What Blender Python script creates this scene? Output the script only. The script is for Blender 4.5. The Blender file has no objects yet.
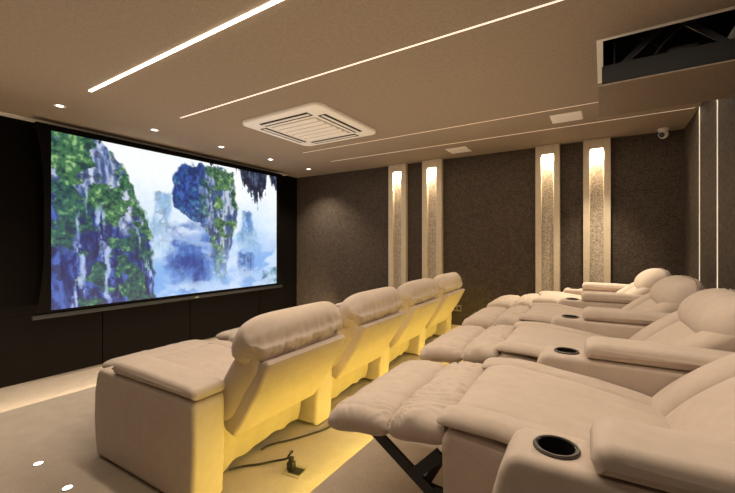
import bpy, bmesh, math, random
import numpy as np
from mathutils import Vector, Matrix
random.seed(7)
C = bpy.context.scene.collection
PI = math.pi
W_FRONT, W_BACK, W_FAR, W_NEAR, CEIL = -4.83, 0.735, 5.20, -1.70, 2.60
P1, P2 = 0.12, 0.355                 # the two seating platforms
EDGE1, EDGE2 = -3.77, -1.015         # their front edges

# ------------------------------------------------------------------ helpers
def link(o):
    C.objects.link(o); return o

def finish(bm, name, mat, parent=None, smooth=True, angle=40):
    bmesh.ops.recalc_face_normals(bm, faces=bm.faces[:])
    me = bpy.data.meshes.new(name)
    if smooth:
        for f in bm.faces: f.smooth = True
        a = math.radians(angle)
        for e in bm.edges:
            if len(e.link_faces) == 2 and e.calc_face_angle(0) > a: e.smooth = False
    bm.to_mesh(me); bm.free()
    me.materials.append(mat)
    o = link(bpy.data.objects.new(name, me))
    if parent is not None: o.parent = parent
    return o

def tag(o, label=None, cat=None, group=None, kind=None):
    if label: o['label'] = label
    if cat: o['category'] = cat
    if group: o['group'] = group
    o['kind'] = kind or 'thing'
    return o

def thing(name, loc, label, cat, group=None, rz=0):
    o = link(bpy.data.objects.new(name, None))
    o.location = loc; o.rotation_euler = (0, 0, rz); o.empty_display_size = .1
    return tag(o, label, cat, group)

def copy_tree(o, parent=None):
    c = o.copy(); C.objects.link(c)
    if parent is not None: c.parent = parent
    for ch in list(o.children): copy_tree(ch, c)
    return c

def add_box(bm, x0, x1, y0, y1, z0, z1, bev=0, seg=2):
    vs = [bm.verts.new((x, y, z)) for x in (x0, x1) for y in (y0, y1) for z in (z0, z1)]
    q = [(0,1,3,2),(4,6,7,5),(0,4,5,1),(2,3,7,6),(0,2,6,4),(1,5,7,3)]
    fs = [bm.faces.new([vs[i] for i in f]) for f in q]
    if bev:
        es = {e for f in fs for e in f.edges}
        bmesh.ops.bevel(bm, geom=list(es), offset=bev, segments=seg, profile=.5, affect='EDGES')
    return fs

def box(name, x0, x1, y0, y1, z0, z1, mat, parent=None, bev=0, seg=2):
    bm = bmesh.new(); add_box(bm, x0, x1, y0, y1, z0, z1, bev, seg)
    return finish(bm, name, mat, parent)

def structure(name, *a, **k):
    o = box(name, *a, **k); o['kind'] = 'structure'; return o

def catmull(pts, n):
    pts = [Vector(p) for p in pts]
    P = [pts[0]*2-pts[1]] + pts + [pts[-1]*2-pts[-2]]
    out = []
    for i in range(n):
        t = i/(n-1)*(len(pts)-1); k = min(int(t), len(pts)-2); f = t-k
        a, b, c, d = P[k:k+4]
        out.append(.5*((2*b)+(c-a)*f+(2*a-5*b+4*c-d)*f*f+(3*b-a-3*c+d)*f**3))
    return out

def tube(bm, pts, r, n=8):
    pts = [Vector(p) for p in pts]; rings = []
    for i, p in enumerate(pts):
        t = (pts[min(i+1, len(pts)-1)]-pts[max(i-1, 0)]).normalized()
        up = Vector((0,0,1)) if abs(t.z) < .9 else Vector((1,0,0))
        a = t.cross(up).normalized(); b = t.cross(a)
        rings.append([bm.verts.new(p+a*r*math.cos(2*PI*k/n)+b*r*math.sin(2*PI*k/n)) for k in range(n)])
    for A, B in zip(rings, rings[1:]):
        for k in range(n): bm.faces.new((A[k], A[(k+1)%n], B[(k+1)%n], B[k]))
    bm.faces.new(rings[0]); bm.faces.new(rings[-1][::-1])

def lathe(bm, prof, M=Matrix(), n=32, close=False):
    rings = []
    for r, z in prof:
        if r < 1e-6: rings.append([bm.verts.new(M @ Vector((0,0,z)))])
        else: rings.append([bm.verts.new(M @ Vector((r*math.cos(2*PI*k/n), r*math.sin(2*PI*k/n), z))) for k in range(n)])
    if close: rings.append(rings[0])
    for A, B in zip(rings, rings[1:]):
        for k in range(n):
            k2 = (k+1) % n
            if len(A) == 1 and len(B) == 1: continue
            if len(A) == 1: bm.faces.new((A[0], B[k], B[k2]))
            elif len(B) == 1: bm.faces.new((A[k], A[k2], B[0]))
            else: bm.faces.new((A[k], A[k2], B[k2], B[k]))

def bar(bm, p, q, w, h):
    """flat steel bar between two points"""
    p, q = Vector(p), Vector(q); t = (q-p).normalized()
    a = t.cross(Vector((0,1,0))); a = a.normalized() if a.length > 1e-4 else Vector((1,0,0)); b = t.cross(a)
    vs = [bm.verts.new(c + a*sa*h/2 + b*sb*w/2) for c in (p, q) for sa, sb in ((-1,-1),(1,-1),(1,1),(-1,1))]
    for f in ((0,1,2,3),(7,6,5,4),(0,4,5,1),(1,5,6,2),(2,6,7,3),(3,7,4,0)): bm.faces.new([vs[i] for i in f])

# ---- value noise for shapes and for the picture on the screen
_rng = np.random.RandomState(11)
_T = _rng.rand(256, 256)
def vnoise(x, y):
    x = np.asarray(x, float); y = np.asarray(y, float)
    xi = np.floor(x).astype(int); yi = np.floor(y).astype(int); fx = x-xi; fy = y-yi
    fx = fx*fx*(3-2*fx); fy = fy*fy*(3-2*fy)
    g = lambda a, b: _T[a % 256, b % 256]
    return (g(xi,yi)*(1-fx)+g(xi+1,yi)*fx)*(1-fy)+(g(xi,yi+1)*(1-fx)+g(xi+1,yi+1)*fx)*fy
def fbm(x, y, o=5):
    s = 0; a = .5; t = 0
    for i in range(o):
        s = s+a*vnoise(x*2**i+17.3*i, y*2**i+9.1*i); t += a; a *= .5
    return s/t

def pillow(name, path, yc, width, ht, hb, mat, parent, ns=44, nv=40, ps=5, pv=5, q=2.2, corner=.05,
           crease=None, wr=.004, gather=0, seed=0, bow=0.0, taper=0):
    """Stuffed cushion: a spine in x-z swept across y, swollen to ht above and hb below, gathered at its seams."""
    sp = catmull([(p[0], 0, p[1]) for p in path], 200)
    L = [0]
    for a, b in zip(sp, sp[1:]): L.append(L[-1]+(b-a).length)
    T = L[-1]
    def at(s):
        d = s*T
        lo = 0
        while lo < 198 and L[lo+1] < d: lo += 1
        f = (d-L[lo])/max(L[lo+1]-L[lo], 1e-9)
        p = sp[lo].lerp(sp[lo+1], f)
        a, b = sp[max(lo-3, 0)], sp[min(lo+4, 199)]
        t = (b-a).normalized()
        return p, Vector((-t.z, 0, t.x))
    S = [.5-.5*math.cos(PI*i/ns) for i in range(ns+1)]
    V = [-math.cos(PI*j/nv) for j in range(nv+1)]
    bm = bmesh.new(); top = {}; bot = {}; mid = at(.5)[0]
    for i, s in enumerate(S):
        p, n = at(s)
        if n.z < 0 and abs(n.z) > .95: n = -n
        u = 2*s-1
        es = max(0, 1-abs(u)**ps)**(1/q)
        for j, v in enumerate(V):
            ev = max(0, 1-abs(v)**pv)**(1/q)
            E = es*ev
            y = yc+v*width/2*(1-corner*abs(u)**8)
            pp = p.lerp(mid, min(.95, corner*abs(v)**8*abs(u)**3*.6+taper*abs(v)**5))
            k = 1.0
            if crease: k += crease(s, v)
            rim = min((1-abs(u))*T/2, (1-abs(v))*width/2)
            nn = (fbm(s*T*7+seed*3.1+5, v*width*7+seed*1.7+5, 4)-.5)*2
            ridge = (1-abs(2*fbm(s*T*5+seed*2.3+31, v*width*9+seed+9, 3)-1))**3
            wz = (wr*nn - wr*.9*ridge)*min(1, E*1.4)
            if gather:
                along = y*1.0 if (1-abs(u))*T < (1-abs(v))*width else s*T
                q_ = float(vnoise(along*58+seed*7+20+8*float(vnoise(along*9+seed, rim*12+3)), rim*9+seed))
                g = (1.5*(1-abs(2*q_-1))**1.6-.6)*math.exp(-rim/(.05+.07*float(vnoise(along*14+seed, 8))))*min(1, rim/.010)
                wz += gather*g
            k2 = E
            b = bow*(1-v*v)
            t3 = pp+n*(ht*k*k2+wz+b); b3 = pp-n*(hb*k2-b)
            t3.y = b3.y = y
            edge = i in (0, ns) or j in (0, nv)
            top[i,j] = bm.verts.new(t3)
            bot[i,j] = top[i,j] if edge else bm.verts.new(b3)
    for i in range(ns):
        for j in range(nv):
            for D, r in ((top, 0), (bot, 1)):
                f = [D[i,j], D[i+1,j], D[i+1,j+1], D[i,j+1]]
                bm.faces.new(f[::-1] if r else f)
    return finish(bm, name, mat, parent, angle=100)

def slab(name, prof, y0, y1, r, mat, parent, belly=.0, n=90, seedz=0):
    """A stuffed panel: closed x-z outline between y0 and y1 with soft edges of radius r and slightly swollen faces."""
    bm = bmesh.new(); add_slab(bm, prof, y0, y1, r, belly, n)
    return finish(bm, name, mat, parent, angle=50)

def add_slab(bm, prof, y0, y1, r, belly=0, n=90):
    pts = [Vector((p[0], p[1])) for p in prof]; m = len(pts)
    L = [(pts[(i+1) % m]-pts[i]).length for i in range(m)]; T = sum(L); out = []
    for i in range(m):                       # resample every side, corners stay
        k = max(1, round(n*L[i]/T))
        out += [pts[i].lerp(pts[(i+1) % m], j/k) for j in range(k)]
    pts = out; m = len(pts)
    nor = []
    for i in range(m):
        t = (pts[(i+1) % m]-pts[i-1]).normalized(); nor.append(Vector((t.y, -t.x)))
    area = sum(pts[i].x*pts[(i+1)%m].y-pts[(i+1)%m].x*pts[i].y for i in range(m))
    if area < 0: nor = [-x for x in nor]
    cen = sum(pts, Vector((0,0)))/m
    rings = []
    def ring(off, y, rho=1):
        rings.append([bm.verts.new((a.x, y, a.y)) for a in [cen+(p-nn*off-cen)*rho for p, nn in zip(pts, nor)]])
    for rho in (.15, .4, .65, .85, .95): ring(r, y0-belly*(1-rho**2), rho)
    for k in range(6):
        a = PI/2*k/5; ring(r*(1-math.sin(a)), y0+r*(1-math.cos(a)))
    for k in range(5, -1, -1):
        a = PI/2*k/5; ring(r*(1-math.sin(a)), y1-r*(1-math.cos(a)))
    for rho in (.95, .85, .65, .4, .15): ring(r, y1+belly*(1-rho**2), rho)
    for A, B in zip(rings, rings[1:]):
        for k in range(m): bm.faces.new((A[k], A[(k+1) % m], B[(k+1) % m], B[k]))
    bm.faces.new(rings[0][::-1]); bm.faces.new(rings[-1])

# ------------------------------------------------------------------ materials
def nodes(name):
    m = bpy.data.materials.new(name); m.use_nodes = True
    nt = m.node_tree; b = nt.nodes['Principled BSDF']
    return m, nt, b

def fabric(name, c1, c2, rough=.85, big=6, fine=260, bump=.25, fbump=.15, sheen=.0, mid=60, mixf=.5, weave=False):
    m, nt, b = nodes(name); N = nt.nodes; K = nt.links
    tc = N.new('ShaderNodeTexCoord')
    n1 = N.new('ShaderNodeTexNoise'); n1.inputs['Scale'].default_value = big; n1.inputs['Detail'].default_value = 5
    n2 = N.new('ShaderNodeTexNoise'); n2.inputs['Scale'].default_value = fine; n2.inputs['Detail'].default_value = 3
    n3 = N.new('ShaderNodeTexNoise'); n3.inputs['Scale'].default_value = mid; n3.inputs['Detail'].default_value = 4
    for n in (n1, n2, n3): K.new(tc.outputs['Object'], n.inputs['Vector'])
    mx = N.new('ShaderNodeMix'); mx.data_type = 'FLOAT'; mx.inputs[0].default_value = mixf
    K.new(n1.outputs['Fac'], mx.inputs[2]); K.new(n3.outputs['Fac'], mx.inputs[3])
    cr = N.new('ShaderNodeValToRGB'); cr.color_ramp.elements[0].color = (*c1, 1); cr.color_ramp.elements[1].color = (*c2, 1)
    cr.color_ramp.elements[0].position = .36; cr.color_ramp.elements[1].position = .64
    K.new(mx.outputs[0], cr.inputs[0]); K.new(cr.outputs[0], b.inputs['Base Color'])
    b.inputs['Roughness'].default_value = rough
    b.inputs['Specular IOR Level'].default_value = .25
    if sheen: b.inputs['Sheen Weight'].default_value = sheen; b.inputs['Sheen Roughness'].default_value = .5
    bp1 = N.new('ShaderNodeBump'); bp1.inputs['Strength'].default_value = bump; bp1.inputs['Distance'].default_value = .02
    bp2 = N.new('ShaderNodeBump'); bp2.inputs['Strength'].default_value = fbump; bp2.inputs['Distance'].default_value = .004
    K.new(n1.outputs['Fac'], bp1.inputs['Height']); K.new(n2.outputs['Fac'], bp2.inputs['Height'])
    K.new(bp1.outputs[0], bp2.inputs['Normal']); K.new(bp2.outputs[0], b.inputs['Normal'])
    return m

def plain(name, c, rough=.5, metal=0, spec=.5):
    m, nt, b = nodes(name)
    n = nt.nodes.new('ShaderNodeTexNoise'); n.inputs['Scale'].default_value = 30
    mx = nt.nodes.new('ShaderNodeMix'); mx.data_type = 'RGBA'
    mx.inputs[6].default_value = (*[x*.93 for x in c], 1); mx.inputs[7].default_value = (*[min(1, x*1.05) for x in c], 1)
    nt.links.new(n.outputs['Fac'], mx.inputs[0]); nt.links.new(mx.outputs[2], b.inputs['Base Color'])
    b.inputs['Roughness'].default_value = rough; b.inputs['Metallic'].default_value = metal
    b.inputs['Specular IOR Level'].default_value = spec
    return m

def glow(name, c, s):
    m, nt, b = nodes(name)
    b.inputs['Base Color'].default_value = (*c, 1)
    b.inputs['Emission Color'].default_value = (*c, 1); b.inputs['Emission Strength'].default_value = s
    return m

M_SUEDE = fabric('suede upholstery', (.515,.425,.358), (.57,.474,.402), rough=.8, big=7, fine=420, mid=24, bump=.12, fbump=.12, sheen=.12)
M_CARPET = fabric('carpet', (.40,.335,.275), (.48,.405,.335), rough=.95, big=9, fine=500, mid=140, bump=.08, fbump=.6, mixf=.6)
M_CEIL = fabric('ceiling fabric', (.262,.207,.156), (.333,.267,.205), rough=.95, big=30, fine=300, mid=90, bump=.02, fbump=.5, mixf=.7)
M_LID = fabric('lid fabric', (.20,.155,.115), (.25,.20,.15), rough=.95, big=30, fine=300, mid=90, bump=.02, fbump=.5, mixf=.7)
M_WALL = fabric('dark woven wall cloth', (.040,.029,.021), (.100,.076,.057), rough=.9, big=22, fine=160, mid=55, bump=.2, fbump=.7, mixf=.7)
M_BLACK = fabric('black acoustic cloth', (.0035,.0027,.0022), (.0055,.0043,.0035), rough=.9, big=40, fine=300, bump=.02, fbump=.1)
M_BLACK.node_tree.nodes['Principled BSDF'].inputs['Specular IOR Level'].default_value = .04
M_CREAM = fabric('cream column cloth', (.56,.47,.34), (.64,.54,.40), rough=.85, big=20, fine=300, mid=120, bump=.03, fbump=.2)
M_WHITE = plain('white plastic', (.88,.84,.78), .45)
M_GRILLE = plain('pale plastic', (.50,.42,.33), .5)
M_DARK = plain('dark plastic', (.015,.013,.012), .4)
M_CUP = plain('black cup plastic', (.012,.010,.009), .3)
M_CUPRIM = plain('dark bronze rim', (.05,.04,.033), .35)
M_STEEL = plain('dark steel', (.035,.035,.04), .4, .7)
M_SHAFT = plain('black painted shaft', (.012,.011,.010), .9)
M_TRAY = plain('charcoal tray', (.006,.006,.006), .8)
M_CABLE = plain('black rubber', (.012,.011,.010), .55)
M_SOCKET = plain('grey socket plate', (.30,.26,.20), .45)
M_LED_HOT = glow('hot warm led', (1,.90,.72), 9)
M_LED = glow('warm led', (1,.86,.72), .80)
M_LED_DIM = glow('dim warm led', (1,.82,.60), .32)
M_LED_WALL = glow('wall led', (1,.86,.66), .75)
M_SPOT = glow('downlight lens', (1,.93,.80), 9)
M_FLOORSPOT = glow('floor light lens', (1,.97,.92), 3)
M_YELLOW = glow('yellow led', (1,.78,.25), 3)
M_COLGLOW = glow('column lamp', (1,.86,.62), 7)

# glittery mosaic strip inside the columns
def mosaic():
    m, nt, b = nodes('mosaic'); N = nt.nodes; K = nt.links
    tc = N.new('ShaderNodeTexCoord')
    v = N.new('ShaderNodeTexVoronoi'); v.inputs['Scale'].default_value = 105
    K.new(tc.outputs['Object'], v.inputs['Vector'])
    cr = N.new('ShaderNodeValToRGB'); cr.color_ramp.elements[0].color = (.24,.19,.145,1); cr.color_ramp.elements[1].color = (.60,.52,.41,1)
    sp = N.new('ShaderNodeSeparateColor'); K.new(v.outputs['Color'], sp.inputs[0]); K.new(sp.outputs[0], cr.inputs[0])
    K.new(cr.outputs[0], b.inputs['Base Color'])
    bp = N.new('ShaderNodeBump'); bp.inputs['Strength'].default_value = .5; bp.inputs['Distance'].default_value = .004
    K.new(v.outputs['Distance'], bp.inputs['Height']); K.new(bp.outputs[0], b.inputs['Normal'])
    b.inputs['Roughness'].default_value = .35
    return m
M_MOSAIC = mosaic()

# ------------------------------------------------------------------ the room
structure('floor', W_FRONT-.1, W_BACK+.1, W_NEAR-.1, W_FAR+.1, -.1, 0, M_CARPET)
structure('trim_1', EDGE1, EDGE2+.05, W_NEAR, W_FAR, 0, P1, M_CARPET)['label'] = 'low carpeted platform under the front row'
structure('trim_2', EDGE2, W_BACK, W_NEAR, W_FAR, P2-.05, P2, M_CARPET, bev=.006)['label'] = 'raised carpeted platform under the back row'
structure('trim_3', EDGE2+.05, W_BACK, W_NEAR, W_FAR, P1, P2-.05, M_CARPET)['label'] = 'set-back riser of the raised platform'
structure('wall_near', W_FRONT-.1, W_BACK+.1, W_NEAR-.1, W_NEAR, 0, CEIL, M_WALL)
structure('wall_far', W_FRONT-.1, W_BACK+.1, W_FAR, W_FAR+.1, 0, CEIL, M_WALL)
structure('wall_back', W_BACK, W_BACK+.1, W_NEAR, W_FAR, 0, CEIL, M_WALL)
structure('wall_front', W_FRONT-.1, W_FRONT-.03, W_NEAR, W_FAR, 0, CEIL, M_BLACK)

# black acoustic panels covering the front wall, thin shadow gaps between them
bm = bmesh.new()
ys = [W_NEAR, -.10, .95, 2.0, 3.07, 4.30, W_FAR]
for a, b in zip(ys, ys[1:]):
    add_box(bm, W_FRONT-.028, W_FRONT, a+.004, b-.004, 0.0, .660, .003, 1)
add_box(bm, W_FRONT-.028, W_FRONT, W_NEAR, W_FAR, .6605, CEIL)
o = finish(bm, 'trim_4', M_BLACK); o['kind'] = 'structure'; o['label'] = 'black acoustic panels on the screen wall'

# ceiling with the open hatch of the projector lift
HX0, HX1, HY0, HY1 = -.03, .71, 2.67, 3.34
bm = bmesh.new()
xs = [W_FRONT-.1, HX0, HX1, W_BACK+.1]; yy = [W_NEAR-.1, HY0, HY1, W_FAR+.1]
for z, flip in ((CEIL, 1), (CEIL+.06, 0)):
    g = [[bm.verts.new((x, y, z)) for y in yy] for x in xs]
    for i in range(3):
        for j in range(3):
            if (i, j) != (1, 1):
                f = [g[i][j], g[i+1][j], g[i+1][j+1], g[i][j+1]]
                bm.faces.new(f[::-1] if flip else f)
finish(bm, 'ceiling', M_CEIL, smooth=False)['kind'] = 'structure'
bm = bmesh.new()
t = .035
add_box(bm, HX0-.004, HX0+.03, HY0-.02, HY1+.02, CEIL-.006, CEIL+.10)
add_box(bm, HX1-.03, HX1+.004, HY0-.02, HY1+.02, CEIL-.006, CEIL+.10)
add_box(bm, HX0+.03, HX1-.03, HY0-.02, HY0+.004, CEIL-.006, CEIL+.10)
add_box(bm, HX0+.03, HX1-.03, HY1-.004, HY1+.02, CEIL-.006, CEIL+.10)
o = finish(bm, 'trim_5', M_WHITE); o['kind'] = 'structure'; o['label'] = 'white frame around the ceiling hatch'
bm = bmesh.new()
Z = CEIL+.07
for a in ((HX0-.1, HX0-.02, HY0-.1, HY1+.1, Z, Z+.7), (HX1+.02, HX1+.1, HY0-.1, HY1+.1, Z, Z+.7),
          (HX0-.02, HX1+.02, HY0-.1, HY0-.03, Z, Z+.7), (HX0-.02, HX1+.02, HY1+.03, HY1+.1, Z, Z+.7),
          (HX0-.1, HX1+.1, HY0-.1, HY1+.1, Z+.7, Z+.76)): add_box(bm, *a)
o = finish(bm, 'trim_6', M_SHAFT); o['kind'] = 'structure'; o['label'] = 'black shaft above the ceiling hatch'
structure('trim_7', W_FRONT, -4.74, 1.12, 4.86, CEIL-.014, CEIL+.01, M_WHITE)['label'] = 'pale slot cover above the screen'
# low skirting along the far wall on the front platform
structure('baseboard_far', EDGE1, EDGE2, W_FAR-.014, W_FAR, P1, P1+.09, M_CREAM)

# ------------------------------------------------------------------ projector lift
zl = 2.325
lift = thing('projector_lift', (.5*(HX0+HX1), .5*(HY0+HY1), zl), 'lowered black projector lift hanging out of the open ceiling hatch', 'projector lift')
cx, cy = .5*(HX0+HX1), .5*(HY0+HY1); dx, dy = (HX1-HX0)/2-.004, (HY1-HY0)/2-.004
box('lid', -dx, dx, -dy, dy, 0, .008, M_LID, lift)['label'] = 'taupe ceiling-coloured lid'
box('tray', -dx+.02, dx-.02, -dy+.012, dy-.02, .008, .125, M_TRAY, lift, .006)
for s in (-1, 1):
    for d in (-1, 1):
        bm = bmesh.new(); bar(bm, (-.27*d, s*.2, .13), (.27*d, s*.2+.02*d, .62), .012, .03); finish(bm, 'scissor_arm', M_STEEL, lift)
bm = bmesh.new(); bar(bm, (-.26, -.2, .16), (.26, -.2, .16), .012, .02); finish(bm, 'rail', M_STEEL, lift)
for x in (-.28, .27):
    bm = bmesh.new(); tube(bm, [(x, -.24, .12), (x, -.24, .9)], .004, 6); finish(bm, 'guide_rod', M_STEEL, lift)
box('motor', -.02, .12, -.22, -.1, .126, .19, M_DARK, lift, .01)
bm = bmesh.new(); tube(bm, catmull([(-.1,-.23,.13),(-.05,-.25,.2),(.03,-.24,.28),(.14,-.2,.36),(.2,-.1,.5)], 20), .006, 6); finish(bm, 'cable', M_CABLE, lift)

# ------------------------------------------------------------------ ceiling light lines
def led(name, label, x0, x1, y, w, mat, group='light lines in the ceiling', drop=.004):
    t = thing(name, ((x0+x1)/2, y, CEIL), label, 'light strip', group)
    box('diffuser', (x0-x1)/2, (x1-x0)/2, -w/2, w/2, -drop, .002, mat, t)
    return t
led('ceiling_led_strip', 'brightest long warm light line in the ceiling, furthest from the columns', -3.49, .70, 1.356, .020, M_LED_HOT, drop=.006)
led('ceiling_led_strip', 'thin white light line in the ceiling between brightest line and air conditioner', -3.49, .70, 2.116, .012, M_LED)
led('ceiling_led_strip', 'faint ceiling light line running past the open hatch, near the air conditioner', -3.43, .70, 3.81, .004, M_LED_DIM)
led('ceiling_led_strip', 'faint ceiling light line nearest the far wall columns', -3.43, .70, 4.43, .005, M_LED_DIM)
for y, z1, lab in ((3.81, CEIL, 'vertical light line on the back wall nearer the camera'), (4.43, CEIL, 'vertical light line on the back wall nearer the room corner')):
    t = thing('wall_led_strip', (W_BACK, y, 0), lab, 'light strip', 'light lines on the back wall')
    box('diffuser', -.004, .001, -.005, .005, .40, z1, M_LED_WALL, t)

# ------------------------------------------------------------------ downlights
names = ['ceiling downlight nearest the left end of the screen', 'second ceiling downlight along the screen from its left end',
         'middle one of five ceiling downlights along the screen', 'fourth ceiling downlight along the screen, next to the corner one',
         'ceiling downlight in the corner by the far wall']
def make_down():
    t = thing('ceiling_downlight', (-4.1, 1.36, CEIL), names[0], 'downlight', 'downlights along the screen')
    bm = bmesh.new(); lathe(bm, [(.026,-.001),(.044,-.004),(.046,0),(.046,.004),(.026,.004)], n=28, close=True); finish(bm, 'ring', M_WHITE, t)
    bm = bmesh.new(); lathe(bm, [(0,-.0005),(.03,-.0005),(.03,.003),(0,.003)], n=28); finish(bm, 'lens', M_SPOT, t)
    return t
d0 = make_down()
for k in range(5):
    d = d0 if k == 0 else copy_tree(d0)
    d.location = (-4.1, 1.36+.833*k, CEIL); d['label'] = names[k]

# ------------------------------------------------------------------ air conditioner cassette
ac = thing('ceiling_air_conditioner', (-2.585, 3.005, CEIL), 'white square cassette air conditioner set in the ceiling', 'air conditioner')
bm = bmesh.new()
def rsq(h, r, z, n=8):
    out = []
    for cxs, cys, a0 in ((1,1,0),(-1,1,PI/2),(-1,-1,PI),(1,-1,1.5*PI)):
        for k in range(n+1):
            a = a0+PI/2*k/n; out.append(bm.verts.new((cxs*(h-r)+r*math.cos(a), cys*(h-r)+r*math.sin(a), z)))
    return out
R = [rsq(.515,.09,.0), rsq(.515,.09,-.022), rsq(.508,.085,-.032), rsq(.49,.075,-.037), rsq(.30,.02,-.040), rsq(.295,.02,-.034)]
for A, B in zip(R, R[1:]):
    m_ = len(A)
    for k in range(m_): bm.faces.new((A[k], A[(k+1)%m_], B[(k+1)%m_], B[k]))
bm.faces.new(R[-1])
finish(bm, 'panel', M_WHITE, ac)
gr = box('intake_grille', -.29, .29, -.29, .29, -.040, -.033, M_GRILLE, ac)
for k in range(6):
    y = -.245+.098*k
    bm = bmesh.new()
    v = [bm.verts.new((x, y+dy_, z)) for x in (-.28, .28) for dy_, z in ((-.030,-.0405),(.024,-.052),(.028,-.048),(-.026,-.0402))]
    for f in ((0,1,2,3),(7,6,5,4),(0,4,5,1),(1,5,6,2),(2,6,7,3),(3,7,4,0)): bm.faces.new([v[q] for q in f])
    finish(bm, 'slat', M_WHITE, gr)
for k in range(4):
    Mx = Matrix.Rotation(PI/2*k, 4, 'Z')
    bm = bmesh.new(); add_box(bm, -.31, .31, .340, .430, -.0415, -.037); bmesh.ops.transform(bm, matrix=Mx, verts=bm.verts[:])
    sl_ = finish(bm, 'air_slot', M_SHAFT, ac)
    bm = bmesh.new(); add_box(bm, -.30, .30, .368, .402, -.045, -.041, .001, 1); bmesh.ops.transform(bm, matrix=Mx, verts=bm.verts[:])
    finish(bm, 'flap', M_WHITE, sl_)

# ------------------------------------------------------------------ square flush panels in the ceiling
def spk(x, y, w, h, label):
    t = thing('ceiling_speaker', (x, y, CEIL), label, 'ceiling speaker', 'flush white squares in the ceiling')
    box('rim', -w/2, w/2, -h/2, h/2, -.008, .002, M_WHITE, t, .003, 1)
    box('grille', -w/2+.012, w/2-.012, -h/2+.012, h/2-.012, -.0095, -.007, M_WHITE, t)
spk(-.30, 4.10, .27, .27, 'flush white square speaker grille between two faint ceiling lines by the hatch')
spk(-1.60, 4.78, .27, .27, 'flush white square speaker grille in ceiling close to the far wall')

# ------------------------------------------------------------------ security camera
sc = thing('security_camera', (.545, 5.06, CEIL), 'small white security camera under the ceiling in the far corner', 'security camera')
bm = bmesh.new(); lathe(bm, [(0,0),(.05,0),(.05,-.018),(.042,-.026),(0,-.026)]); finish(bm, 'mount', M_WHITE, sc)
bm = bmesh.new()
lathe(bm, [(.045*math.sin(PI*k/14), -.062+.045*math.cos(PI*k/14)) for k in range(15)])
ball = finish(bm, 'turret', M_WHITE, sc)
Ml = Matrix.Translation((0,0,-.062)) @ Vector((-.45,-.8,-.3)).to_track_quat('Z','Y').to_matrix().to_4x4()
bm = bmesh.new(); lathe(bm, [(0,.046),(.024,.043),(.028,.037),(.024,.033),(0,.033)], Ml); finish(bm, 'lens', M_DARK, ball)

# ------------------------------------------------------------------ lit columns on the far wall
def column(x, w, label):
    t = thing('lit_column', (x, W_FAR-.002, P1), label, 'wall column', 'lit columns on the far wall')
    d = .075; sl = .068; zt = CEIL-P1-.115
    H = CEIL-P1
    bm = bmesh.new()
    add_box(bm, -w/2, -sl, -d, 0, 0, H, .004, 1); add_box(bm, sl, w/2, -d, 0, 0, H, .004, 1)
    add_box(bm, -sl-.002, sl+.002, -d, 0, zt, H, .003, 1); add_box(bm, -sl-.002, sl+.002, -d, 0, 0, .12, .003, 1)
    bmesh.ops.remove_doubles(bm, verts=bm.verts[:], dist=1e-5)
    finish(bm, 'casing', M_CREAM, t)
    bm = bmesh.new(); add_box(bm, -sl, sl, -.022, -.002, .12, zt); finish(bm, 'mosaic_strip', M_MOSAIC, t)
    bm = bmesh.new(); add_box(bm, -sl+.006, sl-.006, -d+.012, -.024, zt-.012, zt+.001); finish(bm, 'lamp', M_COLGLOW, t)
    la = bpy.data.lights.new('column lamp', 'AREA'); la.shape = 'RECTANGLE'; la.size = .11; la.size_y = .03; la.energy = 13; la.color = (1,.80,.52)
    lo = link(bpy.data.objects.new('column_lamp_light', la)); lo.location = (x, W_FAR-.047, CEIL-.130); lo.rotation_euler = (math.radians(8), 0, 0)
    lb = la.copy(); lb.energy = 1.2
    lo2 = link(bpy.data.objects.new('column_foot_light', lb)); lo2.location = (x, W_FAR-.05, P1+.14); lo2.rotation_euler = (PI, 0, 0)
column(-2.69, .305, 'lit cream column on the far wall nearest the screen')
column(-2.12, .305, 'lit cream column, second from the screen along the far wall')
column(-.585, .275, 'lit cream column, third from the screen along the far wall')
column(-.062, .275, 'lit cream column on the far wall nearest the back wall')

# ------------------------------------------------------------------ wall socket
so = thing('wall_socket', (-1.76, W_FAR, .455), 'small pale socket plate low on the far wall behind the end chair', 'socket')
box('plate', -.06, .06, -.010, 0, -.045, .045, M_SOCKET, so, .003, 1)
for x in (-.028, .028): box('outlet', x-.02, x+.02, -.0125, -.0095, -.022, .022, M_DARK, so, .004, 1)

# ------------------------------------------------------------------ floor lights, floor box, cables
for (x, y, lab) in ((-2.71, .80, 'round floor light set in the carpet further from the near chair'), (-2.315, .80, 'round floor light set in the carpet beside the near chair')):
    t = thing('floor_light', (x, y, P1), lab, 'floor light', 'round lights in the platform floor')
    bm = bmesh.new(); lathe(bm, [(.0215,.0005),(.022,.004),(.025,.003),(.026,0),(.0215,0)], close=True); finish(bm, 'rim', M_SOCKET, t)
    bm = bmesh.new(); lathe(bm, [(0,.004),(.0215,.0035),(.0215,0),(0,0)]); finish(bm, 'lens', M_FLOORSPOT, t)

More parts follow.
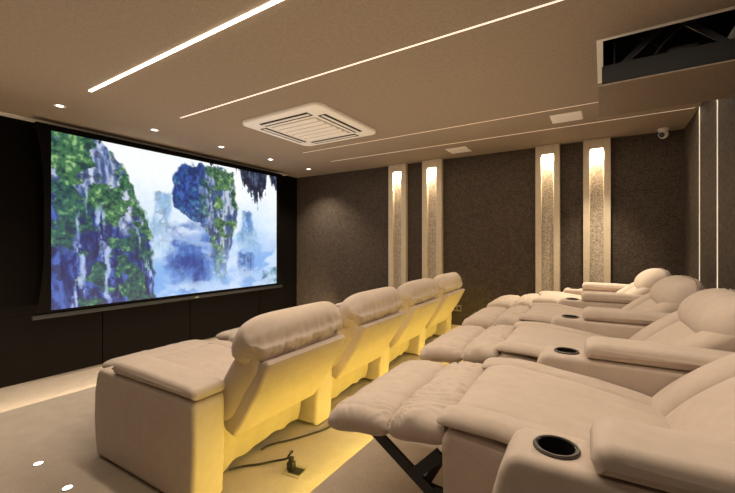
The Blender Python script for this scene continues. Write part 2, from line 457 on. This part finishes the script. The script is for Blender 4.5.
def floor_box(x, y, rz, lab):
    t = thing('floor_socket_box', (x, y, P1), lab, 'floor socket', 'floor sockets behind the front row', rz)
    bm = bmesh.new(); add_box(bm, -.055, .055, -.05, .05, -.001, .004, .002, 1); finish(bm, 'plate', M_SOCKET, t)
    bm = bmesh.new(); add_box(bm, -.03, .045, -.028, .028, .003, .0065); finish(bm, 'socket_opening', M_DARK, t)
    bm = bmesh.new()
    add_box(bm, -.045, -.005, -.018, .018, .005, .05, .006, 2); add_box(bm, -.038, -.012, -.012, .012, .045, .075, .005, 2)
    finish(bm, 'plug', M_DARK, t)
floor_box(-1.43, 1.525, .15, 'floor socket with black plug in the carpet behind the near chair')
floor_box(-1.60, 3.43, .1, 'floor socket half hidden behind the third front chair')
floor_box(-1.66, 4.36, .1, 'floor socket half hidden behind the farthest front chair')
bm = bmesh.new(); tube(bm, catmull([(x, y, z) for x, y, z in ((-1.735,1.335,.128),(-1.720,1.37,.127),(-1.69,1.41,.127),(-1.64,1.46,.127),(-1.585,1.525,.130),(-1.52,1.55,.15),(-1.50,1.55,.175),(-1.475,1.545,.205),(-1.46,1.535,.215))], 60), .006, 8)
tag(finish(bm, 'power_cable', M_CABLE), 'short black cable curling from the near chair to floor plug', 'cable')
bm = bmesh.new(); tube(bm, catmull([(x, y, .127) for x, y in ((-1.745,1.57),(-1.745,1.62),(-1.725,1.67),(-1.69,1.722),(-1.647,1.801),(-1.612,1.881),(-1.575,1.984),(-1.58,2.11),(-1.60,2.22))], 80), .006, 8)
tag(finish(bm, 'power_cable', M_CABLE), 'longer black cable running along carpet from near chair to second chair', 'cable')

# ------------------------------------------------------------------ recliners
def make_recliner(kind):
    up = kind == 'upright'
    t = link(bpy.data.objects.new('recliner', None)); t['category'] = 'recliner'
    # ---- arm with cup holder and padded top
    y0, y1 = -.465-.0895, -.465+.0895
    prof = [(-.47,.015),(-.492,.12),(-.503,.24),(-.495,.38),(-.472,.47),(-.455,.505),(-.43,.52),(.42,.52),(.445,.505),(.452,.47),(.455,.25),(.44,.015)]
    def arm(parent):
        bm = bmesh.new(); add_slab(bm, prof, y0, y1, .022, .005, 130)
        a = finish(bm, 'arm', M_SUEDE, parent, angle=50)
        # sink a real hole for the cup
        bm = bmesh.new(); lathe(bm, [(0,.46),(.042,.46),(.042,.60),(0,.60)], Matrix.Translation((-.352,-.465,0)), 40)
        cut = finish(bm, 'cutter', M_SUEDE)
        md = a.modifiers.new('b', 'BOOLEAN'); md.object = cut; md.operation = 'DIFFERENCE'; md.solver = 'EXACT'
        bpy.context.view_layer.update()
        me = bpy.data.meshes.new_from_object(a.evaluated_get(bpy.context.evaluated_depsgraph_get()))
        a.modifiers.clear(); a.data = me; bpy.data.objects.remove(cut)
        bm = bmesh.new()
        lathe(bm, [(0,.467),(.039,.467),(.0412,.521),(.0415,.5255),(.050,.525),(.051,.521),(.049,.517),(.0416,.5)], Matrix.Translation((-.352,-.465,0)), 40)
        cup = finish(bm, 'cup_holder', M_CUP, a); cup['label'] = 'round black cup holder'
        bm = bmesh.new(); lathe(bm, [(.0425,.524),(.045,.5275),(.049,.5275),(.052,.524),(.052,.519),(.0425,.519)], Matrix.Translation((-.352,-.465,0)), 40, close=True)
        finish(bm, 'rim', M_CUPRIM, cup)
        # padded top
        pp = [(-.272,.523),(-.282,.55),(-.274,.578),(-.245,.592),(.0,.592),(.40,.580),(.446,.570),(.458,.55),(.455,.523)]
        bm = bmesh.new(); add_slab(bm, pp, y0-.004, y1+.002, .026, .003, 120)
        pad = finish(bm, 'arm_pad', M_SUEDE, a, angle=60)
        return a
    arm(t)
    # ---- seat
    sx = -.56 if up else -.685
    ex = .20 if up else -.06
    base = [(sx+.05,.12 if up else .17),(sx+.005,.22),(sx+.0,.40),(sx+.03,.445),(ex-.02,.375),(ex+.05,.30),(ex+.04,.08),(sx+.1,.08)]
    slab('seat_base', base, -.356, .356, .03, M_SUEDE, t, .008)
    pillow('seat', [(sx,.43),(sx+.2,.425),(ex-.15,.385),(ex+.05,.35)], 0, .57, .062, .05, M_SUEDE, t, ps=8, pv=10, wr=.005, seed=1, nv=44)
    for s in (-1, 1):
        pillow('side_bolster', [(sx-.014,.455),(sx+.2,.450),(ex-.12,.408),(ex+.09,.352)], s*.300, .122, .042, .014, M_SUEDE, t, ps=9, pv=2.4, wr=.004, gather=.0015, seed=4+s, nv=22, ns=70)
    # ---- footrest
    if up:
        pillow('calf_pad', [(-.54,.425),(-.72,.425),(-.905,.402)], 0, .70, .045, .04, M_SUEDE, t, ps=4, pv=12, wr=.004, gather=.003, seed=6)
        pillow('footrest', [(-.89,.375),(-.78,.26),(-.64,.15)], 0, .69, .035, .035, M_SUEDE, t, ps=4, pv=12, wr=.003, seed=2)
    else:
        pillow('footrest', [(-.875,.375),(-1.0,.372),(-1.135,.342)], 0, .70, .058, .05, M_SUEDE, t, ps=4, pv=12, wr=.004, gather=.005, seed=8, ns=60, nv=110)
        pillow('calf_pad', [(-.665,.40),(-.77,.395),(-.885,.372)], 0, .69, .062, .05, M_SUEDE, t, ps=3.2, pv=12, wr=.005, gather=.013, seed=6, ns=60, nv=150)
        mech = link(bpy.data.objects.new('footrest_mechanism', None)); mech.parent = t; mech['label'] = 'black steel folding linkage'
        for s in (-1, 1):
            for p, q in (((-.95,s*.29,.335),(-.735,s*.29,.185)), ((-.745,s*.275,.185),(-.45,s*.275,.16)), ((-.80,s*.30,.225),(-.70,s*.30,.33))):
                bm = bmesh.new(); bar(bm, p, q, .012, .038); finish(bm, 'bar', M_STEEL, mech)
        bm = bmesh.new(); bar(bm, (-.76,-.29,.20), (-.76,.29,.20), .02, .02); finish(bm, 'bar', M_STEEL, mech)
        box('foot_frame', -.62, .3, -.33, .33, .01, .10, M_STEEL, t, .01)
    # ---- back: frame of reference (a up the back, n out of its front)
    ang = math.radians(31.5 if up else 49)
    A = Vector((math.sin(ang), math.cos(ang))); N = Vector((-math.cos(ang), math.sin(ang)))
    P0 = Vector((.452,.262)) if up else Vector((.015,.235))
    F = lambda a, n: tuple(P0+A*a+N*n)
    shell = [F(-.005,.0),F(.10,-.012),F(.30,-.016),F(.44,-.006),F(.476,.0),F(.482,.02),F(.462,.045),F(.41,.10),F(.34,.15),F(.15,.16),F(.0,.13),F(-.02,.06)]
    slab('backrest_shell', shell, -.330, .330, .018, M_SUEDE, t, .004)
    pillow('backrest', [F(.50,.14),F(.40,.15),F(.22,.16),F(.03,.15)], 0, .50, .125 if up else .155, .03, M_SUEDE, t, ps=3.2, pv=4, wr=.015, gather=.004, ns=60, nv=60, seed=3,
           crease=lambda s, v: -.30*math.exp(-((s-.45)/.05)**2)*(1-.3*v*v))
    for s in (-1, 1):
        pillow('back_wing', [F(.50,.13),F(.40,.15),F(.22,.165),F(.0,.155)], s*.278, .170, .140 if up else .165, .05, M_SUEDE, t, ps=4, pv=2.4, wr=.007, gather=.004, seed=12+s, nv=26)
    hn = -.04 if up else -.06
    ha = -.015 if up else -.012
    pillow('headrest', [F(.625+ha,.180+hn),F(.57+ha,.20+hn),F(.47+ha,.205+hn),F(.355+ha,.185+hn)], 0, .785 if up else .72, .135 if up else .118, .105 if up else .10, M_SUEDE, t, ps=2.3, pv=7, q=2, wr=.020, gather=.0025, seed=9, ns=56, nv=100, corner=.06, taper=.38,
           crease=lambda s, v: -.05*math.exp(-((s-.7)/.06)**2))
    # ---- rear skirt hanging under the back
    bm = bmesh.new(); cols = []
    n = 60
    for i in range(n+1):
        y = -.335+.67*i/n
        zb = .030+.022*math.sin(y*7+.6)+.010*math.sin(y*23)+.012*float(vnoise(y*12+3, 2))
        xw = .010*math.sin(y*17)+.006*math.sin(y*41)
        x0 = .305 if up else .25
        col = []
        for k in range(8):
            f = k/7; z = .33*(1-f)+zb*f
            col.append((x0+(.035*math.sin(f*2.6))*1.0-.03*f+xw*f, y, z))
        cols.append(col)
    fr = [[bm.verts.new(p) for p in c] for c in cols]
    bk = [[bm.verts.new((p[0]-.012, p[1], p[2])) for p in c] for c in cols]
    for i in range(n):
        for k in range(7):
            bm.faces.new((fr[i][k], fr[i+1][k], fr[i+1][k+1], fr[i][k+1])); bm.faces.new((bk[i][k], bk[i][k+1], bk[i+1][k+1], bk[i+1][k]))
        bm.faces.new((fr[i][0], bk[i][0], bk[i+1][0], fr[i+1][0])); bm.faces.new((fr[i][7], fr[i+1][7], bk[i+1][7], bk[i][7]))
    for i in (0, n):
        for k in range(7): bm.faces.new((fr[i][k], fr[i][k+1], bk[i][k+1], bk[i][k]))
    finish(bm, 'rear_skirt', M_SUEDE, t, angle=60)
    box('frame', -.40, .20, -.33, .33, .0, .075, M_DARK, t, .01)
    return t

def row(proto, origin, drift, yaw, z, labels, group):
    for k in range(4):
        o = proto if k == 0 else copy_tree(proto)
        o.location = (origin[0]-math.sin(drift)*.93*k, origin[1]+math.cos(drift)*.93*k, z)
        o.rotation_euler = (0, 0, yaw); o['label'] = labels[k]; o['group'] = group
    # the end chair closes the row with a second arm
    a0 = [c for c in o.children if c.name.startswith('arm')][0]
    a = copy_tree(a0, o); a.location = (0, .93, 0)

row(make_recliner('upright'), (-2.055, 1.570), math.radians(2.6), math.radians(1.2), P1,
    ['upright beige recliner nearest the camera, its boxy outer arm in full view', 'upright beige recliner, second in the front row from the camera',
     'upright beige recliner, third in the front row from the camera', 'upright beige recliner at the far end of the front row by the wall'], 'front row recliners')
row(make_recliner('reclined'), (.240, 1.485), math.radians(2.8), math.radians(2.0), P2,
    ['reclined beige recliner nearest the camera with footrest out and linkage showing', 'reclined beige recliner, second in the back row from the camera',
     'reclined beige recliner, third in the back row from the camera', 'brightly lit reclined recliner at far end of the back row by the columns'], 'back row recliners')

# ------------------------------------------------------------------ projection screen
SX, SY0, SY1, SZ0, SZ1 = -4.62, 1.463, 4.478, .713, 2.49
scr = thing('projection_screen', (SX, 2.97, SZ0), 'huge projection screen showing misty green mountains on the black wall', 'projection screen')
def img():
    nu, nv = 480, 284
    U, V = np.meshgrid(np.linspace(0, 1, nu), np.linspace(0, 1, nv)); X = U*1.7
    def mixc(a, b, t): return a*(1-t[..., None])+b*t[..., None]
    def sm(a, b, x): t = np.clip((x-a)/(b-a), 0, 1); return t*t*(3-2*t)
    c = lambda r, g, b: np.array([r, g, b], float)/255*np.ones(U.shape+(1,))
    n1 = fbm(X*4, V*4, 6); n2 = fbm(X*9+40, V*9, 6); n3 = fbm(X*24+7, V*24+3, 5); n4 = fbm(X*70+1, V*70+9, 3)
    st = fbm(X*26+5+2*n2, V*5+3*n2, 5); st2 = fbm(X*60+25+3*n2, V*14+4*n2, 4)      # cracks running down the rock
    fo = fbm(X*13+80, V*13+60, 6); fo2 = fbm(X*55+3, V*55+7, 3); lump = fbm(X*22+31, V*22+11, 3)
    wp = (n1-.5)*.15+(n2-.5)*.10+(n3-.5)*.07
    G = lambda knots: np.interp(V+.5*(n3-.5)*.06, [k[0] for k in knots], [k[1] for k in knots])
    col = mixc(c(250,254,255), c(214,234,252), sm(.15, .5, V+.25*(n1-.5)))
    col = mixc(col, c(128,176,238), sm(.40, .85, V+.35*(n1-.5)))
    col = mixc(col, c(226,240,254), sm(.50, .62, fbm(X*4+9, V*7+2, 6))*sm(.25, .5, V)*.75)
    def put(m, r):
        nonlocal col
        col = mixc(col, r, np.clip(m, 0, 1))
    def stone(dark, lite):
        r = mixc(dark, lite, sm(.36, .68, .55*st+.45*st2))
        return mixc(r, dark*.55, sm(.54, .66, lump)*.55)
    def leaf(dark, mid, lite):
        t = .45*fo2+.35*lump+.2*n4
        r = mixc(dark, mid, sm(.34, .54, t))
        return mixc(r, lite, sm(.54, .70, t))
    def body(l, r, top, bot, k=.35, soft=.008, sb=.06):
        return sm(-soft, soft, U-l-k*wp)*sm(soft, -soft, U-r-k*wp)*sm(-.012, .012, V-top-.9*wp)*sm(sb, -sb, V-bot-1.2*wp)
    # pale pillars far off
    a = body(.335-.02*sm(.3,.6,V), .405, .27+3*(U-.37)**2, .72, .3, .012, .12)
    put(a*.85, mixc(mixc(stone(c(110,158,216), c(206,228,248)), leaf(c(92,140,190), c(120,168,196), c(170,206,214)), sm(.46,.56,fo)*.7), c(206,228,250), .25+.55*sm(.5,.72,V)))
    a = body(.765-.02*sm(.4,.62,V), .825+.03*sm(.4,.62,V), .34+10*(U-.79)**2, .70, .25, .012, .10)
    put(a*.9, mixc(mixc(stone(c(70,120,196), c(156,194,236)), leaf(c(60,104,160), c(92,142,178), c(150,190,206)), sm(.46,.56,fo)*.7), c(170,206,246), .15+.6*sm(.5,.68,V)))
    a = body(.745, .835, .70, .93, .35, .012, .08)
    put(a*.9, mixc(stone(c(44,84,160), c(110,156,214)), c(150,190,240), .15+.7*sm(.82,.94,V)))
    a = body(.88, 1.1, .87, 1.3, .5, .02)
    put(a*.85, leaf(c(40,84,130), c(84,140,150), c(150,190,190)))
    # dim blue bulk in the cloud below the main mountain
    e = np.hypot((U-.50-.6*wp)/.13, (V-.74-1.0*wp)/.26)
    put(sm(1.15, .5, e), mixc(mixc(c(34,70,158), c(96,144,222), sm(.38,.64,n2)), stone(c(24,52,130), c(96,140,210)), .4+0*V))
    e = np.hypot((U-.62-.4*wp)/.10, (V-.60-.8*wp)/.14)
    put(sm(1.1, .4, e)*.7, c(58,104,192))
    # the main mountain
    l = G([(0,.47),(.06,.44),(.14,.415),(.27,.405),(.36,.42),(.42,.47),(.47,.545),(.62,.595),(.9,.615)])
    r = G([(0,.62),(.03,.70),(.10,.725),(.33,.745),(.45,.735),(.62,.712),(.75,.685),(.9,.66)])
    m = body(l, r, .02+.9*np.maximum(0, .50-U)**1.5, .88, .32, .006, .08)
    light = sm(.50, .60, U+.5*wp)
    rk = mixc(stone(c(16,40,112), c(58,98,178)), stone(c(52,78,128), c(196,206,218)), light)
    gr = mixc(leaf(c(14,38,96), c(34,78,140), c(84,136,176)), leaf(c(32,62,52), c(82,126,78), c(160,190,132)), light)
    rk = mixc(rk, gr, sm(.47, .56, fo+.10*(n2-.5)+.05*sm(.2,.05,V)-.03*sm(.5,.8,V)))
    put(m, mixc(rk, c(120,166,232), (.55*sm(.60,.92,V+.35*(n2-.5))+.05)))
    # cloud drifting over its foot
    k = sm(.50, .64, fbm(X*5+3, V*9+1, 6))*sm(.46,.62,V)*sm(.30,.40,U)
    put(k*(.62-.5*sm(.07,.03,np.abs(U-.645))), c(196,219,250))
    k = sm(.46, .60, fbm(X*6+13, V*10+21, 6))*sm(.84,.96,V)*sm(.33,.40,U)
    put(k*.8, c(196,220,250))
    k = sm(.47, .6, fbm(X*5+23, V*7+11, 5))*sm(.11,.05,np.abs(V-.50+.4*(U-.45)))*sm(.36,.41,U)*sm(.60,.52,U)
    put(k*.85, c(222,236,253))
    # left massif
    ed = G([(0,.15),(.12,.217),(.32,.255),(.45,.307),(.58,.318),(.7,.322),(1,.328)])
    m = sm(.006, -.006, U-ed-.30*wp)
    sh = sm(.05, -.05, (.40+.9*np.maximum(U-.08,0)-V)+.5*(n1-.5)+.25*(n2-.5))           # the part in blue shade
    rk = mixc(stone(c(58,84,136), c(204,212,232)), stone(c(14,34,104), c(72,104,188)), sh)
    gr = mixc(leaf(c(20,58,62), c(62,116,78), c(150,190,128)), leaf(c(14,48,76), c(40,96,88), c(112,164,116)), sh)
    bare = .13*np.exp(-((U-.155)/.035)**2-((V-.14)/.16)**2)+.06*np.exp(-((U-.07)/.08)**2-((V-.62)/.16)**2)+.05*sm(.6,1,V)
    k = sm(.46, .53, fo+.07-bare-.09*sh+.08*sm(.18,.27,U)*sm(.3,.4,V))
    put(m, mixc(rk, gr, k))
    for xc, w_, t0, t1 in ((.068,.016,.42,1.02),(.156,.013,.40,1.0),(.262,.010,.52,.66),(.30,.008,.72,.95),(.105,.009,.30,.52),(.17,.016,.02,.22)):
        k = sm(w_, w_*.2, np.abs(U-xc-.22*(n2-.5)*.3-.03*(V-.6)))*sm(t0-.05,t0+.06,V)*sm(t1+.05,t1-.05,V)*sm(.36,.56,.5*st+.5*st2)
        put(k*.9*m, c(186,204,240))
    # dark overhang at the top right with hanging points
    hg = np.interp(U, [.74,.76,.79,.83,.85,.87,.89,.92,.935,.955,.965,.98,1.0], [-.05,.05,.13,.21,.27,.22,.19,.16,.02,.0,.09,.14,.17])
    put(sm(.012, -.012, V-hg-.30*(st-.5)-.18*(st2-.5)), mixc(c(22,30,54), c(84,98,126), sm(.4,.66,.5*st2+.5*lump)))
    col = np.clip(col*(.97+.06*n4[..., None]), 0, 1)
    lin = np.where(col <= .04045, col/12.92, ((col+.055)/1.055)**2.4)
    return nu, nv, lin
nu, nv, lin = img()
yv = np.linspace(SY0-2.97, SY1-2.97, nu); zv = np.linspace(SZ1-SZ0, 0, nv)
co = np.zeros((nv, nu, 3)); co[..., 1] = yv[None, :]; co[..., 2] = zv[:, None]; co[..., 0] = .003
idx = np.arange(nu*nv).reshape(nv, nu)
fa = np.stack([idx[:-1,:-1], idx[1:,:-1], idx[1:,1:], idx[:-1,1:]], -1).reshape(-1, 4)
me = bpy.data.meshes.new('picture'); me.from_pydata(co.reshape(-1, 3).tolist(), [], fa.tolist()); me.update()
at = me.color_attributes.new('picture', 'FLOAT_COLOR', 'POINT')
at.data.foreach_set('color', np.concatenate([lin.reshape(-1, 3), np.ones((nu*nv, 1))], 1).ravel().astype(np.float32))
m, nt, b = nodes('projected picture')
va = nt.nodes.new('ShaderNodeVertexColor'); va.layer_name = 'picture'
b.inputs['Base Color'].default_value = (.02,.02,.02,1); b.inputs['Roughness'].default_value = .9
nt.links.new(va.outputs['Color'], b.inputs['Emission Color']); b.inputs['Emission Strength'].default_value = 1.0
me.materials.append(m)
o = link(bpy.data.objects.new('picture', me)); o.parent = scr; o['label'] = 'bright landscape of blue misty peaks'
# black fabric border, its sides drawn in by the tension cords
bm = bmesh.new(); n = 24; rows_ = []
for i in range(n+1):
    f = i/n; z = -.05+(2.53-SZ0+.05)*f
    k = 4*(f-.5)**2
    a = SY0-2.97-.055-.075*k**1.6; b_ = SY1-2.97+.055+.075*k**1.6
    rows_.append([bm.verts.new((0, a, z)), bm.verts.new((0, b_, z))])
for A, B in zip(rows_, rows_[1:]): bm.faces.new((A[0], A[1], B[1], B[0]))
finish(bm, 'black_border', M_BLACK, scr, smooth=False)
box('weight_bar', -.02, .025, SY0-2.97-.15, SY1-2.97+.12, -.075, -.035, M_TRAY, scr, .006)
box('roller_casing', -.06, .02, SY0-2.97-.12, SY1-2.97+.12, 2.505-SZ0, 2.545-SZ0, M_BLACK, scr)
box('emblem', .025, .028, .02, .07, -.060, -.050, M_SOCKET, scr)

# ------------------------------------------------------------------ lamps
def area(name, loc, sx, sy, e, col, rot=(0,0,0), spread=PI):
    l = bpy.data.lights.new(name, 'AREA'); l.shape = 'RECTANGLE'; l.size = sx; l.size_y = sy; l.energy = e; l.color = col; l.spread = spread
    o = link(bpy.data.objects.new(name, l)); o.location = loc; o.rotation_euler = rot; return o
WARM = (1, .83, .635)
L = .70+3.49
area('line_lamp', (-1.395, 1.356, CEIL-.012), L, .03, 30, WARM)
area('line_lamp', (-1.395, 2.116, CEIL-.010), L, .02, 24, WARM)
area('line_lamp', (-1.395, 3.81, CEIL-.010), L, .012, 10, WARM)
area('line_lamp', (-1.395, 4.43, CEIL-.010), L, .012, 10, WARM)
area('line_lamp', (-1.395, .60, CEIL-.010), L, .03, 10, WARM)      # this and the next: unseen lamps added to light the back row
area('line_lamp', (-1.395, -.20, CEIL-.010), L, .03, 6, WARM)  # second added lamp, out of view and without a strip
for k in range(5):
    l = bpy.data.lights.new('downlight', 'SPOT'); l.energy = 42 if k < 4 else 110; l.color = (1,.86,.68); l.spot_size = math.radians(80 if k < 4 else 112); l.spot_blend = .7; l.shadow_soft_size = .03
    o = link(bpy.data.objects.new('downlight_lamp', l)); o.location = (-4.1, 1.36+.833*k, CEIL-.012)
for k in (-1, -2):
    l = bpy.data.lights.new('downlight', 'SPOT'); l.energy = 42 if k < 4 else 110; l.color = (1,.86,.68); l.spot_size = math.radians(80 if k < 4 else 112); l.spot_blend = .7; l.shadow_soft_size = .03
    o = link(bpy.data.objects.new('downlight_lamp', l)); o.location = (-4.1, 1.36+.833*k, CEIL-.012)
area('ceiling_fill', (-2.0, 2.0, 1.95), 4.0, 4.5, 24, (1,.83,.62), (PI, 0, 0))  # added upward fill that brightens the ceiling, no fitting in the room
# a spot over the far end of the back row
l = bpy.data.lights.new('corner spot', 'SPOT'); l.energy = 130; l.color = (1,.84,.62); l.spot_size = math.radians(70); l.spot_blend = .8; l.shadow_soft_size = .04
o = link(bpy.data.objects.new('corner_lamp', l)); o.location = (-.05, 4.70, CEIL-.02)
# yellow strip under the nose of the raised platform, and the warm one under the front platform
YL = W_FAR-W_NEAR
area('nose_lamp', (EDGE2+.012, 3.03, P2-.075), .03, 4.2, 25, (1,.76,.105), (0, math.radians(62), 0))
area('step_lamp', (EDGE1-.010, (W_FAR+W_NEAR)/2, P1-.02), .02, YL-.1, 85, (1,.80,.52), (0, math.radians(80), 0))
t = thing('nose_led_strip', (EDGE2+.041, 3.03, P2-.06), 'yellow light strip under the nose of the raised back platform', 'light strip')
box('diffuser', -.01, .01, -2.12, 2.12, -.006, .006, M_YELLOW, t)

w = bpy.data.worlds.new('World'); bpy.context.scene.world = w; w.use_nodes = True
w.node_tree.nodes['Background'].inputs[0].default_value = (.02,.017,.014,1)

# ------------------------------------------------------------------ camera and look
cd = bpy.data.cameras.new('Camera'); cam = link(bpy.data.objects.new('Camera', cd))
cd.sensor_width = 36; cd.lens = 36*374/735; cd.shift_y = -2.5/735; cd.clip_start = .05
cam.location = (0, 0, 1.368); cam.rotation_euler = (PI/2, 0, math.radians(32.2))
s = bpy.context.scene; s.camera = cam
s.view_settings.view_transform = 'Standard'; s.view_settings.look = 'None'; s.view_settings.exposure = 0
s.cycles.use_denoising = True
s.cycles.max_bounces = 8; s.cycles.diffuse_bounces = 5
s.cycles.sample_clamp_indirect = 4
